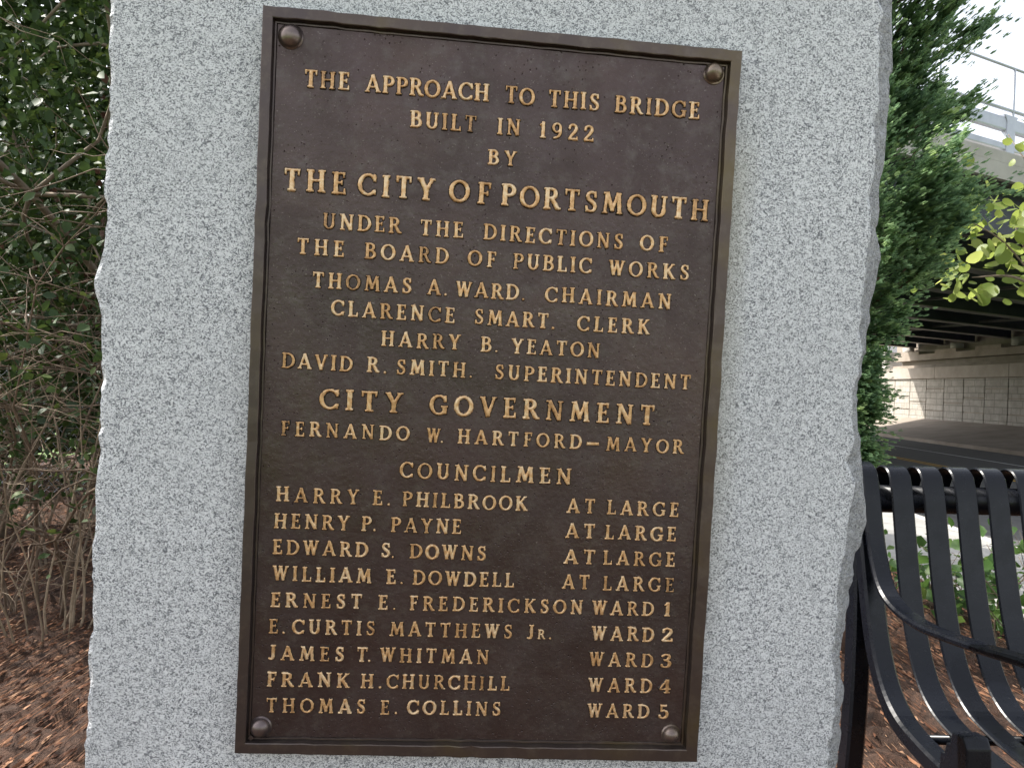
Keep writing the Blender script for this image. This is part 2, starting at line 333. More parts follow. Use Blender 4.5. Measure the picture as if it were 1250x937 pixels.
# ------------------------------------------------------------------ granite monument
def smooth_noise(n, step, amp, seed):
    r = np.random.default_rng(seed); k = r.standard_normal(n//step+3); x = np.arange(n)/step
    i = x.astype(int); f = x-i; f = f*f*(3-2*f); return amp*(k[i]*(1-f)+k[i+1]*f)
def monument():
    YF = 0.020; TH = 0.34
    L = [(138,-160),(134,0),(134,90),(133,180),(127,192),(128,235),(130,275),(122,320),(115,345),(116,362),(122,385),(124,430),(123,480),(120,560),(116,640),(112,720),(106,840),(104,937),(101,1080)]
    Re = [(1082,-160),(1078,0),(1073,96),(1069,192),(1062,240),(1060,300),(1054,364),(1050,428),(1045,480),(1041,540),(1043,591),(1034,645),(1026,715),(1017,798),(1019,876),(1010,937),(1003,1080)]
    Ro = [(1094,-160),(1092,0),(1089,64),(1086,118),(1080,198),(1073,224),(1076,298),(1073,332),(1065,364),(1060,405),(1058,428),(1054,454),(1047,492),(1049,530),(1052,562),(1056,640),(1046,680),(1045,715),(1035,760),(1027,798),(1029,876),(1021,937),(1013,1080)]
    cv = lambda P: np.array([on_face(x, y, YF) for x, y in P])
    Lc, Ec, Oc = cv(L), cv(Re), cv(Ro)
    z0, z1 = -1.15, 0.86; nz = 400; Z = np.linspace(z0, z1, nz)
    def itp(C):
        o = np.argsort(C[:, 1]); x = np.interp(Z, C[o, 1], C[o, 0]); return x
    xl = itp(Lc) + smooth_noise(nz, 5, .0016, 1) + smooth_noise(nz, 2, .0008, 2)
    xe = itp(Ec) + smooth_noise(nz, 6, .0025, 3) + smooth_noise(nz, 2, .0011, 4)
    xo = np.maximum(itp(Oc), xe+.003) + smooth_noise(nz, 3, .0014, 5)
    # columns: left side (back to front), face, right side (front to back), back
    dep = np.array([0, .006, .014, .024, .038, .055, .075, .10, .13, .16, .20, .24, .28, .31, TH-.015, TH])
    def field(nd, seed, amp):
        r = np.random.default_rng(seed); out = np.zeros((nz, nd))
        for sz, a in ((22, 1.0), (9, .55), (4, .28), (1, .10)):
            g = r.standard_normal((nz//sz+3, nd+2)); k = np.arange(nz)/sz; i = k.astype(int); f = (k-i)[:, None]
            gg = g[i]*(1-f)+g[i+1]*f; out += a*gg[:, :nd]
        return out*amp
    nr = field(len(dep), 21, .0070); nl = field(len(dep), 22, .0035)
    cols = []
    bulge = (xo-xe)
    for j in range(len(dep)-1, 0, -1):
        p = dep[j]; w = min(1, p/.05)
        x = xl - nl[:, j]*w - .004*math.sin(min(p/.08, 1)*1.57) + (.03*max(0, (p-.28)/.06) if p > .28 else 0)
        cols.append((x, np.full(nz, YF+p) + field(1, 60+j, .0018)[:, 0]*w))
    ch = np.abs(smooth_noise(nz, 4, .0035, 8))
    cols.append((xl, YF + .0005 + ch*.6))
    for f in (0.006, 0.02): cols.append((xl+f, np.full(nz, YF)))
    for f in np.linspace(.1, .9, 9): cols.append((xl*(1-f)+xe*f, np.full(nz, YF)))
    for f in (0.02, .005): cols.append((xe-f, np.full(nz, YF)))
    cols.append((xe, YF+.001+np.abs(smooth_noise(nz, 4, .002, 9))))
    for j in range(1, len(dep)):
        p = dep[j]; s_ = min(1, p/.05)
        xf = xe + bulge*math.sin(s_*1.57) + nr[:, j]*1.1*math.sin(s_*3.0) + .001
        if p > .05: xf = xo + nr[:, j]*.6 - .003
        # the pitched side spreads outwards behind the arris
        x = QP[0] + (np.minimum(xf, xo) - QP[0])*(1+min(p, .05)/1.023) - (.035*max(0, (p-.28)/.06) if p > .28 else 0)
        cols.append((x, np.full(nz, YF+p)+field(1, 90+j, .003)[:, 0]*s_))
    nc = len(cols); V = np.zeros((nz, nc, 3))
    for j, (x, y) in enumerate(cols): V[:, j, 0] = x; V[:, j, 1] = y; V[:, j, 2] = Z
    i, j = np.meshgrid(np.arange(nz-1), np.arange(nc), indexing='ij'); j2 = (j+1) % nc
    F = np.stack([i*nc+j, i*nc+j2, (i+1)*nc+j2, (i+1)*nc+j], 2).reshape(-1, 4)
    V = V.reshape(-1, 3)
    # cap on top
    top = V[(nz-1)*nc:].mean(0); V = np.vstack([V, top[None]+[[0, 0, .006]]]); c = len(V)-1
    jj = np.arange(nc); F2 = np.stack([(nz-1)*nc+jj, (nz-1)*nc+(jj+1) % nc, np.full(nc, c), np.full(nc, c)], 1)
    me = bpy.data.meshes.new('granite_monument')
    me.from_pydata(V.tolist(), [], F.tolist()+[tuple(f[:3]) for f in F2.tolist()]); me.validate()
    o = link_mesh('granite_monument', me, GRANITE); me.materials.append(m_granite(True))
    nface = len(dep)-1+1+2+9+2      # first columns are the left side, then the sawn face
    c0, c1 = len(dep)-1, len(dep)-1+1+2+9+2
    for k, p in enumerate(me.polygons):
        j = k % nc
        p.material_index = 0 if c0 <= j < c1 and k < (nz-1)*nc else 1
    o.matrix_world = PLQ
    tag(o, 'tall speckled grey granite slab with rough pitched sides carrying the bronze plaque', 'monument')
monument()

# ------------------------------------------------------------------ bronze plaque
plaque = empty('bronze_plaque'); plaque.matrix_world = PLQ
tag(plaque, 'dark bronze memorial plaque with raised gold lettering bolted to the granite slab', 'plaque')
OUT = [on_face(*p) for p in ((321, 6), (906, 62), (851, 930), (286, 919))]
INN = [on_face(*p) for p in ((334, 22), (891, 76), (836.5, 913.5), (300.5, 905.5))]
YP = 0.0085           # depth of the recessed panel behind the frame's front
def lerp2(a, b, t): return (a[0]*(1-t)+b[0]*t, a[1]*(1-t)+b[1]*t)
def loop(t): return [lerp2(o, i, t) for o, i in zip(OUT, INN)]
def subdiv(q, n):     # corner loop with n points per side so the edges can wander a little like a casting
    out = []
    for k in range(4):
        a, b = q[k], q[(k+1) % 4]
        for s_ in range(n): out.append(lerp2(a, b, s_/n))
    return out
def plaque_parts():
    n = 40; rings = [(-.02, .0195), (0.0, .0014), (.03, .0003), (.08, 0.0), (.86, .0001), (.93, .0006), (1.0, YP-.0016), (1.035, YP-.0002), (1.09, YP-.0002), (1.11, YP-.0014), (1.20, YP-.0013), (1.25, YP+.0004), (1.34, YP+.0030)]
    V = []
    wob = {}
    for ri, (t, y) in enumerate(rings):
        for k, (x, z) in enumerate(subdiv(loop(t), n)):
            w = wob.setdefault(k, (random.gauss(0, .00035), random.gauss(0, .00035), random.gauss(0, .0002)))
            V.append((x+w[0], y+(w[2] if 1 < ri < 5 else 0), z+w[1]))
    m = 4*n
    F = [(r*m+k, r*m+(k+1) % m, (r+1)*m+(k+1) % m, (r+1)*m+k) for r in range(len(rings)-1) for k in range(m)]
    mb = MB().add(V, F); o = mb.build('frame', FRAME, plaque, smooth=False)
    
    q = loop(1.27)
    g = 60; V = []; 
    for a in range(g+1):
        for b in range(g+1):
            L_ = lerp2(q[0], q[3], a/g); R2 = lerp2(q[1], q[2], a/g); p = lerp2(L_, R2, b/g)
            V.append((p[0], YP + .00018*math.sin(b*.9+a*.4)*math.sin(a*.7), p[1]))
    F = [(a*(g+1)+b, (a+1)*(g+1)+b, (a+1)*(g+1)+b+1, a*(g+1)+b+1) for a in range(g) for b in range(g)]
    arr_mesh('back_panel', V, F, BRONZE, plaque, smooth=True)
    # domed bolt heads
    for (px, py, r) in ((355, 45, 13.8), (871.3, 90.6, 12.2), (318.5, 886.5, 12.3), (818.5, 895, 11.3)):
        x, z = on_face(px, py, YP); r = r/950.0; V = []; F = []; ns = 28
        prof = [(1.12, 0.0009), (1.08, -.0012), (1.0, -.0016), (.97, -.003), (.88, -.0062), (.70, -.0092), (.48, -.0114), (.25, -.0125)]
        tl = (random.gauss(0, .06), random.gauss(0, .06))
        for (k, h) in prof:
            for s_ in range(ns):
                a = 2*math.pi*s_/ns; dx, dz = k*r*math.cos(a), k*r*math.sin(a)
                V.append((x+dx, YP+h+(dx*tl[0]+dz*tl[1])*(k < .99), z+dz))
        for i in range(len(prof)-1):
            for s_ in range(ns): F.append((i*ns+s_, i*ns+(s_+1) % ns, (i+1)*ns+(s_+1) % ns, (i+1)*ns+s_))
        V.append((x, YP-.0128, z)); c = len(V)-1; b = (len(prof)-1)*ns
        F += [(b+s_, b+(s_+1) % ns, c) for s_ in range(ns)]
        MB().add(V, F).build('bolt_head', BOLT, plaque, smooth=True)
    x, z = on_face(307, 898.5, YP)      # the little cast nub beside the bottom bolt
    mb = MB(); a = .004
    mb.prism([(x-a, YP+.001, z), (x, YP+.001, z-a), (x+a, YP+.001, z), (x, YP+.001, z+a)], (0, -.005, 0)); mb.build('casting_nub', FRAME, plaque, bevel=.0006)
plaque_parts()

# ------------------------------------------------------------------ raised roman lettering, each glyph a signed-distance shape with cast, drafted edges
T, t_ = .185, .125
def seg(ax, ay, bx, by, w0, w1=None):
    w1 = w0 if w1 is None else w1; L = math.hypot(bx-ax, by-ay); ux, uy = (bx-ax)/L, (by-ay)/L
    def f(X, Y):
        a = (X-ax)*ux+(Y-ay)*uy; b = -(X-ax)*uy+(Y-ay)*ux
        w = (w0+(w1-w0)*np.clip(a/L, 0, 1))/2
        return np.maximum(np.abs(b)-w, np.maximum(-a, a-L))
    return f
def arc(cx, cy, rx, ry, a0, a1, thick=T, thin=t_*.9, n=40):
    an = np.radians(np.linspace(a0, a1, n)); px = cx+rx*np.cos(an); py = cy+ry*np.sin(an); r = (thin+(thick-thin)*np.abs(np.cos(an))**1.6)/2
    def f(X, Y):
        d = np.full(X.shape, 9.0)
        for i in range(n): d = np.minimum(d, np.hypot(X-px[i], Y-py[i])-r[i])
        return d
    return f
def poly(pts, w):
    out = []
    P = catmull([(p[0], p[1], 0) for p in pts], 10); n = len(P); ws = np.interp(np.linspace(0, 1, n), np.linspace(0, 1, len(w)), w)
    def f(X, Y):
        d = np.full(X.shape, 9.0)
        for p, r in zip(P, ws): d = np.minimum(d, np.hypot(X-p.x, Y-p.y)-r/2)
        return d
    return f
def sf(x, y, h=.155, th=.07):       # a serif foot (y=0) or head (y=1)
    yy = th/2 if y < .5 else 1-th/2
    return seg(x-h, yy, x+h, yy, th)
def st(x, w=T, h=.155): return [seg(x, 0, x, 1, w), sf(x, 0, h), sf(x, 1, h)]
def tick(x, y0, y1, w=.075, w1=.05): return seg(x, y0, x, y1, w, w1)
G = {}
G['A'] = (.90, [seg(.13,.02,.44,1,t_), seg(.42,1,.77,.02,T), seg(.25,.30,.62,.30,.09), sf(.13,0,.13), sf(.77,0,.14)])
G['B'] = (.74, st(.18)[:1]+[sf(.14,0,.12), sf(.14,1,.12), arc(.36,.755,.20,.20,-90,90), arc(.38,.285,.25,.24,-90,90), seg(.15,.955,.38,.955,.09), seg(.15,.54,.40,.54,.085), seg(.15,.045,.40,.045,.09)])
G['C'] = (.84, [arc(.47,.5,.38,.455,42,318), tick(.775,.98,.66,.07,.10), tick(.78,.05,.27,.06,.08)])
G['D'] = (.86, st(.18)[:1]+[sf(.14,0,.12), sf(.14,1,.12), arc(.36,.5,.41,.455,-90,90), seg(.15,.955,.38,.955,.09), seg(.15,.045,.38,.045,.09)])
G['E'] = (.66, st(.19)[:1]+[sf(.14,0,.12), sf(.14,1,.12), seg(.15,.955,.56,.955,.09), seg(.15,.52,.46,.52,.085), seg(.15,.045,.60,.045,.09), tick(.55,1,.76,.09,.05), tick(.46,.63,.41,.07), tick(.595,0,.26,.09,.05)])
G['F'] = (.62, st(.19)+[seg(.15,.955,.56,.955,.09), seg(.15,.50,.46,.50,.085), tick(.55,1,.75,.09,.05), tick(.46,.61,.39,.07)])
G['G'] = (.90, [arc(.47,.5,.38,.455,42,322), tick(.775,.98,.66,.07,.10), seg(.75,.06,.75,.43,T), seg(.58,.42,.90,.42,.07)])
G['H'] = (.90, st(.19)+st(.71)+[seg(.19,.52,.71,.52,.09)])
G['I'] = (.36, st(.18))
G['J'] = (.50, [seg(.32,.16,.32,1,T), sf(.32,1,.15), poly([(.32,.22),(.29,.08),(.19,.03),(.07,.07)], [T,.14,.10,.12])])
G['K'] = (.84, st(.19)+[seg(.26,.46,.66,.97,t_*.95), seg(.36,.58,.70,.03,T), sf(.66,1,.12), sf(.72,0,.13)])
G['L'] = (.66, st(.19)[:1]+[sf(.14,0,.12), sf(.19,1,.155), seg(.15,.045,.60,.045,.09), tick(.60,0,.28,.09,.05)])
G['M'] = (1.04, [seg(.16,.02,.24,.98,t_), seg(.25,1,.53,.12,T), seg(.50,.12,.78,1,t_), seg(.80,.98,.88,.02,T), sf(.16,0,.13), sf(.88,0,.14), sf(.20,1,.10), sf(.83,1,.10)])
G['N'] = (.90, [seg(.18,.02,.18,.98,t_), seg(.17,1,.72,.02,T), seg(.73,0,.73,.98,t_), sf(.18,0,.13), sf(.13,1,.11), sf(.73,1,.13)])
G['O'] = (.92, [arc(.46,.5,.375,.455,0,360)])
G['P'] = (.70, st(.18)+[arc(.36,.72,.24,.235,-90,90), seg(.15,.955,.38,.955,.09), seg(.15,.485,.38,.485,.085)])
G['R'] = (.80, st(.18)+[arc(.36,.735,.21,.22,-90,90), seg(.15,.955,.38,.955,.09), seg(.15,.515,.38,.515,.085), poly([(.40,.52),(.55,.28),(.66,.09),(.80,.045)], [.13,.18,.17,.09])])
G['S'] = (.66, [poly([(.53,.76),(.47,.91),(.33,.95),(.20,.89),(.155,.75),(.22,.61),(.36,.51),(.49,.39),(.53,.24),(.46,.10),(.32,.05),(.18,.10),(.12,.24)], [.09,.10,.105,.13,.15,.17,.19,.18,.15,.125,.105,.10,.09]), tick(.525,.99,.70,.05,.09), tick(.115,.02,.30,.05,.09)])
G['T'] = (.76, [seg(.38,0,.38,.98,T), sf(.38,0,.16), seg(.07,.955,.69,.955,.09), tick(.08,1,.74,.09,.05), tick(.68,1,.74,.09,.05)])
G['U'] = (.84, [seg(.18,.34,.18,1,T), seg(.66,.30,.66,1,t_), sf(.18,1,.14), sf(.66,1,.13), arc(.42,.335,.24,.285,180,360,T,.11)])
G['V'] = (.86, [seg(.14,.98,.44,0,T), seg(.42,0,.72,.98,t_), sf(.14,1,.13), sf(.72,1,.12)])
G['W'] = (1.06, [seg(.13,.98,.34,.02,T*.93), seg(.33,.02,.53,.96,t_), seg(.52,.98,.73,.02,T*.93), seg(.72,.02,.93,.98,t_), sf(.12,1,.12), sf(.52,1,.12), sf(.94,1,.11)])
G['Y'] = (.82, [seg(.14,.98,.42,.44,T), seg(.68,.98,.42,.44,t_), seg(.41,0,.41,.48,T), sf(.41,0,.155), sf(.14,1,.13), sf(.68,1,.12)])
G['.'] = (.24, [arc(.11,.07,.012,.012,0,360,.12,.12,6)])
G['-'] = (.80, [seg(.02,.42,.78,.42,.19)])
G['1'] = (.40, [seg(.20,0,.20,1,T), sf(.20,0,.16), poly([(.19,.95),(.12,.86),(.03,.80)], [.12,.10,.08])])
G['2'] = (.66, [poly([(.10,.70),(.15,.88),(.31,.95),(.48,.86),(.51,.68),(.40,.48),(.24,.28),(.10,.10)], [.13,.12,.12,.15,.18,.17,.14,.12]), seg(.07,.06,.58,.06,.12), tick(.58,0,.22,.08,.06)])
G['3'] = (.62, [poly([(.11,.82),(.24,.95),(.42,.92),(.49,.77),(.40,.61),(.24,.55),(.41,.50),(.53,.34),(.47,.12),(.29,.04),(.12,.10),(.09,.22)], [.12,.11,.13,.16,.13,.10,.13,.18,.16,.11,.12,.13])])
G['4'] = (.70, [seg(.46,0,.46,1,T), seg(.45,.99,.06,.30,.10), seg(.04,.29,.66,.29,.10), sf(.46,0,.16)])
G['5'] = (.62, [seg(.17,.52,.17,.98,.11), seg(.14,.94,.50,.94,.12), poly([(.17,.54),(.34,.60),(.50,.48),(.54,.30),(.46,.10),(.29,.04),(.13,.09),(.09,.22)], [.10,.12,.16,.18,.15,.11,.12,.14])])
G['9'] = (.68, [arc(.34,.68,.22,.265,0,360,.16,.11), poly([(.56,.66),(.54,.36),(.42,.14),(.18,.05)], [.16,.17,.14,.12])])
CELL = 1/34
def glyph(ch):
    w, prims = G[ch]
    xs = np.arange(-.12, w+.14, CELL); ys = np.arange(-.10, 1.11, CELL); X, Y = np.meshgrid(xs, ys)
    d = None; k = .035
    for p in prims:
        e = p(X, Y)
        if d is None: d = e
        else:
            h = np.clip(.5+.5*(d-e)/k, 0, 1); d = d*(1-h)+e*h - k*h*(1-h)
    # draft: 1 on the flat top, falling to 0 just outside the outline
    d = d-.016; s_ = np.clip((.056-d)/.104, 0, 1); hgt = s_*s_*(3-2*s_)
    keep = d < .075; idx = -np.ones(X.shape, int)
    q = keep[:-1, :-1] & keep[1:, :-1] & keep[:-1, 1:] & keep[1:, 1:]
    used = np.zeros(X.shape, bool)
    for a in (0, 1):
        for b in (0, 1): used[a:X.shape[0]-1+a, b:X.shape[1]-1+b] |= q
    idx[used] = np.arange(used.sum()); i, j = np.nonzero(q)
    F = np.stack([idx[i, j], idx[i, j+1], idx[i+1, j+1], idx[i+1, j]], 1)
    return w, np.stack([X[used], Y[used]], 1), hgt[used], F
GC = {c: glyph(c) for c in G}
LINES = [
 (20.5, [('THE',371,426.8,108.5),('APPROACH',445.5,597.2,119),('TO',615.9,652.3,128),('THIS',668.7,731.4,134.4),('BRIDGE',749.4,853.7,141.2)]),
 (19.5, [('BUILT',500.4,581.3,158.8),('IN',606.4,635.1,165),('1922',658.4,724.8,171.2)]),
 (17.8, [('BY',595.2,630.2,202)]),
 (26.0, [('THE',345.6,422.5,234.7),('CITY',436.6,530.6,241.6),('OF',548,598.5,248.2),('PORTSMOUTH',610.8,864.7,260.5)]),
 (18.9, [('UNDER',393.5,489.6,281.4),('THE',512.2,565.5,290.3),('DIRECTIONS',589.5,760.6,298.5),('OF',780.6,814.7,306.5)]),
 (18.9, [('THE',362.3,419.9,312),('BOARD',444.8,547.5,318.4),('OF',570.6,605.2,326),('PUBLIC',625.6,721.7,330.8),('WORKS',742.2,840.8,339)]),
 (18.7, [('THOMAS',381,502.7,354.6),('A.',521.1,546.2,360.2),('WARD.',555.7,641,364.5),('CHAIRMAN',664.6,819,373)]),
 (18.5, [('CLARENCE',403.8,555,389.8),('SMART.',578.3,677.4,398.5),('CLERK',703.8,792.7,406)]),
 (18.3, [('HARRY',464.8,562.1,424.8),('B.',586.5,608.2,429.5),('YEATON',623.6,732,433.8)]),
 (18.3, [('DAVID',343.6,430.2,450.4),('R.',447.6,472.4,455),('SMITH.',483.2,577,459.6),('SUPERINTENDENT',603.1,842.6,468.8)]),
 (24.5, [('CITY',389.7,491.7,501),('GOVERNMENT',523.7,798.3,512)]),
 (17.6, [('FERNANDO',343,499.8,534.2),('W.',520.3,541.4,540),('HARTFORD',558,709.4,544.5),('-',715.8,730.7,548.5),('MAYOR',738.9,833.7,551.5)]),
 (19.6, [('COUNCIL',487.5,623,586),('MEN',629.4,697.3,589.3)]),
 (18.0, [('HARRY',336.6,438.4,613.9),('E.',455,476.8,616),('PHILBROOK',490.9,643.5,619.6),('AT',691.5,726,625.8),('LARGE',740.1,827.8,629.2)]),
 (18.0, [('HENRY',333.8,426.8,645.5),('P.',440.9,459.4,647.5),('PAYNE',476.8,563.1,649.6),('AT',689.7,726,656),('LARGE',737.6,824.7,659)]),
 (18.0, [('EDWARD',332.8,449.1,677.5),('S.',464.7,481.9,680),('DOWNS',499.8,593.4,682.3),('AT',687.6,726,687.3),('LARGE',735.5,823.4,690)]),
 (18.0, [('WILLIAM',332.5,453.5,709.8),('E.',471.6,492.7,712),('DOWDELL',503.4,627.4,714),('AT',685.6,719.6,718.4),('LARGE',735,822.1,721)]),
 (17.8, [('ERNEST',330,441.9,741.3),('E.',461.4,483.7,743),('FREDERICKSON',499.6,711.2,746),('WARD',722.2,797.3,750),('1',810,818.3,751.6)]),
 (17.8, [('E.',327.9,348.7,772),('CURTIS',356.4,458.1,773.8),('MATTHEWS',475.2,625.3,776.6),('Jr.',642.8,673.5,779),('WARD',721.7,797.8,781.3),('2',806.8,821.4,782.8)]),
 (17.8, [('JAMES',327.4,420.4,805.6),('T.',435,453,806.6),('WHITMAN',463.7,596.7,807.8),('WARD',718.4,796.5,812.8),('3',805,818.8,813.8)]),
 (17.8, [('FRANK',325.3,426.6,837.4),('H.',440.1,466.3,838.8),('CHURCHILL',471.4,621.8,840.5),('WARD',717.8,795.2,844.2),('4',803.4,818.8,844.8)]),
 (17.8, [('THOMAS',324.8,446.5,868.8),('E.',464,485.5,870.4),('COLLINS',496.5,611.3,872),('WARD',716.6,791.9,875),('5',802.9,815.2,875.6)]),
]
RISE = 0.0030
def lettering():
    for cap, words in LINES:
        AV, AF, AH, AW = [], [], [], []; nb = 0
        pts = []
        for (w, xl, xr, yb) in words:
            a = on_face(xl, yb, YP); b = on_face(xr, yb, YP); pts.append(((a[0]+b[0])/2, (a[1]+b[1])/2))
        if len(pts) > 2: co = np.polyfit([p[0] for p in pts], [p[1] for p in pts], 1)
        else: co = np.array([0.0, np.mean([p[1] for p in pts])])
        for (w, xl, xr, yb) in words:
            x0, x1 = on_face(xl, yb, YP)[0], on_face(xr, yb, YP)[0]; ch_ = cap/955.0
            sc = [0.66 if c == 'r' else 1.0 for c in w]
            ws = [GC[c.upper()][0]*s_ for c, s_ in zip(w, sc)]; tot = sum(ws); n = len(w)
            W = (x1-x0)/ch_; sx = 1.0
            g = (W-tot)/(n-1) if n > 1 else 0.0
            if n == 1: sx = W/tot
            elif g < .03: g = .03; sx = (W-g*(n-1))/tot
            elif g > .34: g = .34; sx = min(1.18, (W-g*(n-1))/tot); g = (W-tot*sx)/(n-1)
            cx = 0.0
            for c, s_, wd in zip(w, sc, ws):
                _, P, H, F = GC[c.upper()]
                a = random.gauss(0, .012); ca, sa = math.cos(a), math.sin(a); dy = random.gauss(0, .012)
                px = P[:, 0]*sx*s_; py = P[:, 1]*s_
                px, py = px*ca-py*sa, px*sa+py*ca
                X = x0+(cx+px)*ch_; base = co[0]*X+co[1]
                if c == w[0] and cx == 0.0: AV, AF, AH, AW, nb = [], [], [], [], 0
                AV.append(np.stack([X, YP+.0004-H*(RISE*(ch_/.019)**.5), base+(py+dy)*ch_], 1)); AH.append(H); AW.append(np.full(len(P), random.betavariate(4, 2))); AF.append(F[:, ::1]+nb); nb += len(P)
                cx += wd*sx+g
            arr_mesh('raised_lettering', np.concatenate(AV), np.concatenate(AF), LETTER, plaque, smooth=True, attrs={'rise': np.concatenate(AH), 'wear': np.concatenate(AW)})
lettering()

# ------------------------------------------------------------------ park bench
def bench():
    rt = empty('park_bench', (.742, 1.69, .008)); rt.rotation_euler = (0, R_(-0.5), R_(3.0))
    tag(rt, 'black steel strap bench with curved slats and armrests beside the granite slab', 'bench')
    LEN = 1.80
    prof = [(.072,.775),(.066,.81),(.046,.838),(.018,.85),(-.010,.840),(-.026,.805),(-.042,.73),(-.066,.62),(-.098,.52),(-.140,.447),(-.195,.406),(-.27,.388),(-.35,.381),(-.42,.377),(-.458,.362),(-.468,.335)]
    P = [(p.x, p.y) for p in catmull([(a, b, 0) for a, b in prof], 6)]
    pitch = .0690; n = int((LEN-.07)/pitch); x = .053
    for k in range(n):
        MB().strap(P, x-.0235+.012, x+.0235+.012, .006).build('slat', BLACKMETAL, rt, smooth=False); x += pitch
    MB().tube([(.0, .034, .778), (LEN, .034, .778)], .030, 14).build('back_rail', BLACKMETAL, rt, smooth=True)
    MB().tube([(.0, -.425, .350), (LEN, -.425, .350)], .019, 12).build('front_rail', BLACKMETAL, rt, smooth=True)
    MB().tube([(.0, -.215, .362), (LEN, -.215, .362)], .009, 12).build('seat_rail', BLACKMETAL, rt, smooth=True)
    MB().tube([(.0, -.02, .16), (LEN, -.02, .16)], .014, 12).build('stretcher', BLACKMETAL, rt, smooth=True)
    for s0 in (0.0, LEN):
        a, b = (s0-.021, s0+.017)
        arm = [(.050,.838),(.020,.853),(-.010,.842),(-.027,.803),(-.044,.735),(-.066,.67),(-.100,.616),(-.155,.589),(-.24,.581),(-.33,.588),(-.43,.600),(-.53,.614),(-.60,.612),(-.64,.60),(-.66,.565)]
        A = [(p.x, p.y) for p in catmull([(u, w, 0) for u, w in arm], 6)]
        MB().strap(A, a, b, .013, .004).build('armrest', BLACKMETAL, rt, smooth=False)
        fr = [(.020,.80),(.004,.755),(-.016,.69),(-.040,.60),(-.072,.50),(-.118,.422),(-.180,.378),(-.265,.360),(-.36,.352),(-.44,.347)]
        B = [(p.x, p.y) for p in catmull([(u, w, 0) for u, w in fr], 6)]
        MB().strap(B, a-.002, b+.002, .034, .005).build('end_frame', BLACKMETAL, rt, smooth=False)
        rl = [(p.x, p.y) for p in catmull([(.030,.80,0),(.012,.68,0),(.002,.52,0),(.010,.30,0),(.048,.0,0)], 6)]
        MB().strap(rl, a-.004, b-.003, .044, .005).build('leg', BLACKMETAL, rt, smooth=False)
        fl = [(p.x, p.y) for p in catmull([(-.43,.36,0),(-.42,.22,0),(-.445,.0,0)], 6)]
        MB().strap(fl, a-.001, b+.001, .040, .005).build('leg', BLACKMETAL, rt, smooth=False)
        stp = [(-.330,.352),(-.334,.395),(-.345,.398),(-.350,.418),(-.360,.421),(-.366,.444),(-.396,.447),(-.406,.432),(-.412,.345)]
        MB().prism([(a-.001, y, z) for y, z in stp], (b-a+.004, 0, 0)).build('arm_support', BLACKMETAL, rt, bevel=.003)
bench()

# ------------------------------------------------------------------ plants
LEAF_V = [(0, 0, 0), (-.32, .38, .07), (0, .42, -.03), (.32, .38, .07), (-.22, .74, .04), (0, .75, -.03), (.22, .74, .04), (0, 1, -.06)]
LEAF_F = [(0, 2, 1), (0, 3, 2), (1, 2, 4), (2, 5, 4), (2, 3, 5), (3, 6, 5), (4, 5, 7), (5, 6, 7)]
ROUND_V = [(0, 0, -.02)] + [(.48*math.sin(a)*(1.08 if 0.6 < a < 5.6 else .9), .50-.50*math.cos(a)+(.06 if abs(a-math.pi) < .2 else 0)-(.09 if (a < .7 or a > 5.5) else 0), .05+.05*abs(math.sin(a))) for a in [2*math.pi*(k+.5)/10 for k in range(10)]] + [(0, .5, 0)]
ROUND_F = [(1+k, 1+(k+1) % 10, 11) for k in range(10)]
def curve_stem(p0, d0, L, n, wob, droop, r):
    p = np.array(p0, float); d = np.array(d0, float); d /= np.linalg.norm(d); out = [p.copy()]
    for i in range(n):
        d = d + r.standard_normal(3)*wob + np.array([0, 0, -droop]); d /= np.linalg.norm(d); p = p + d*(L/n); out.append(p.copy())
    return np.array(out)
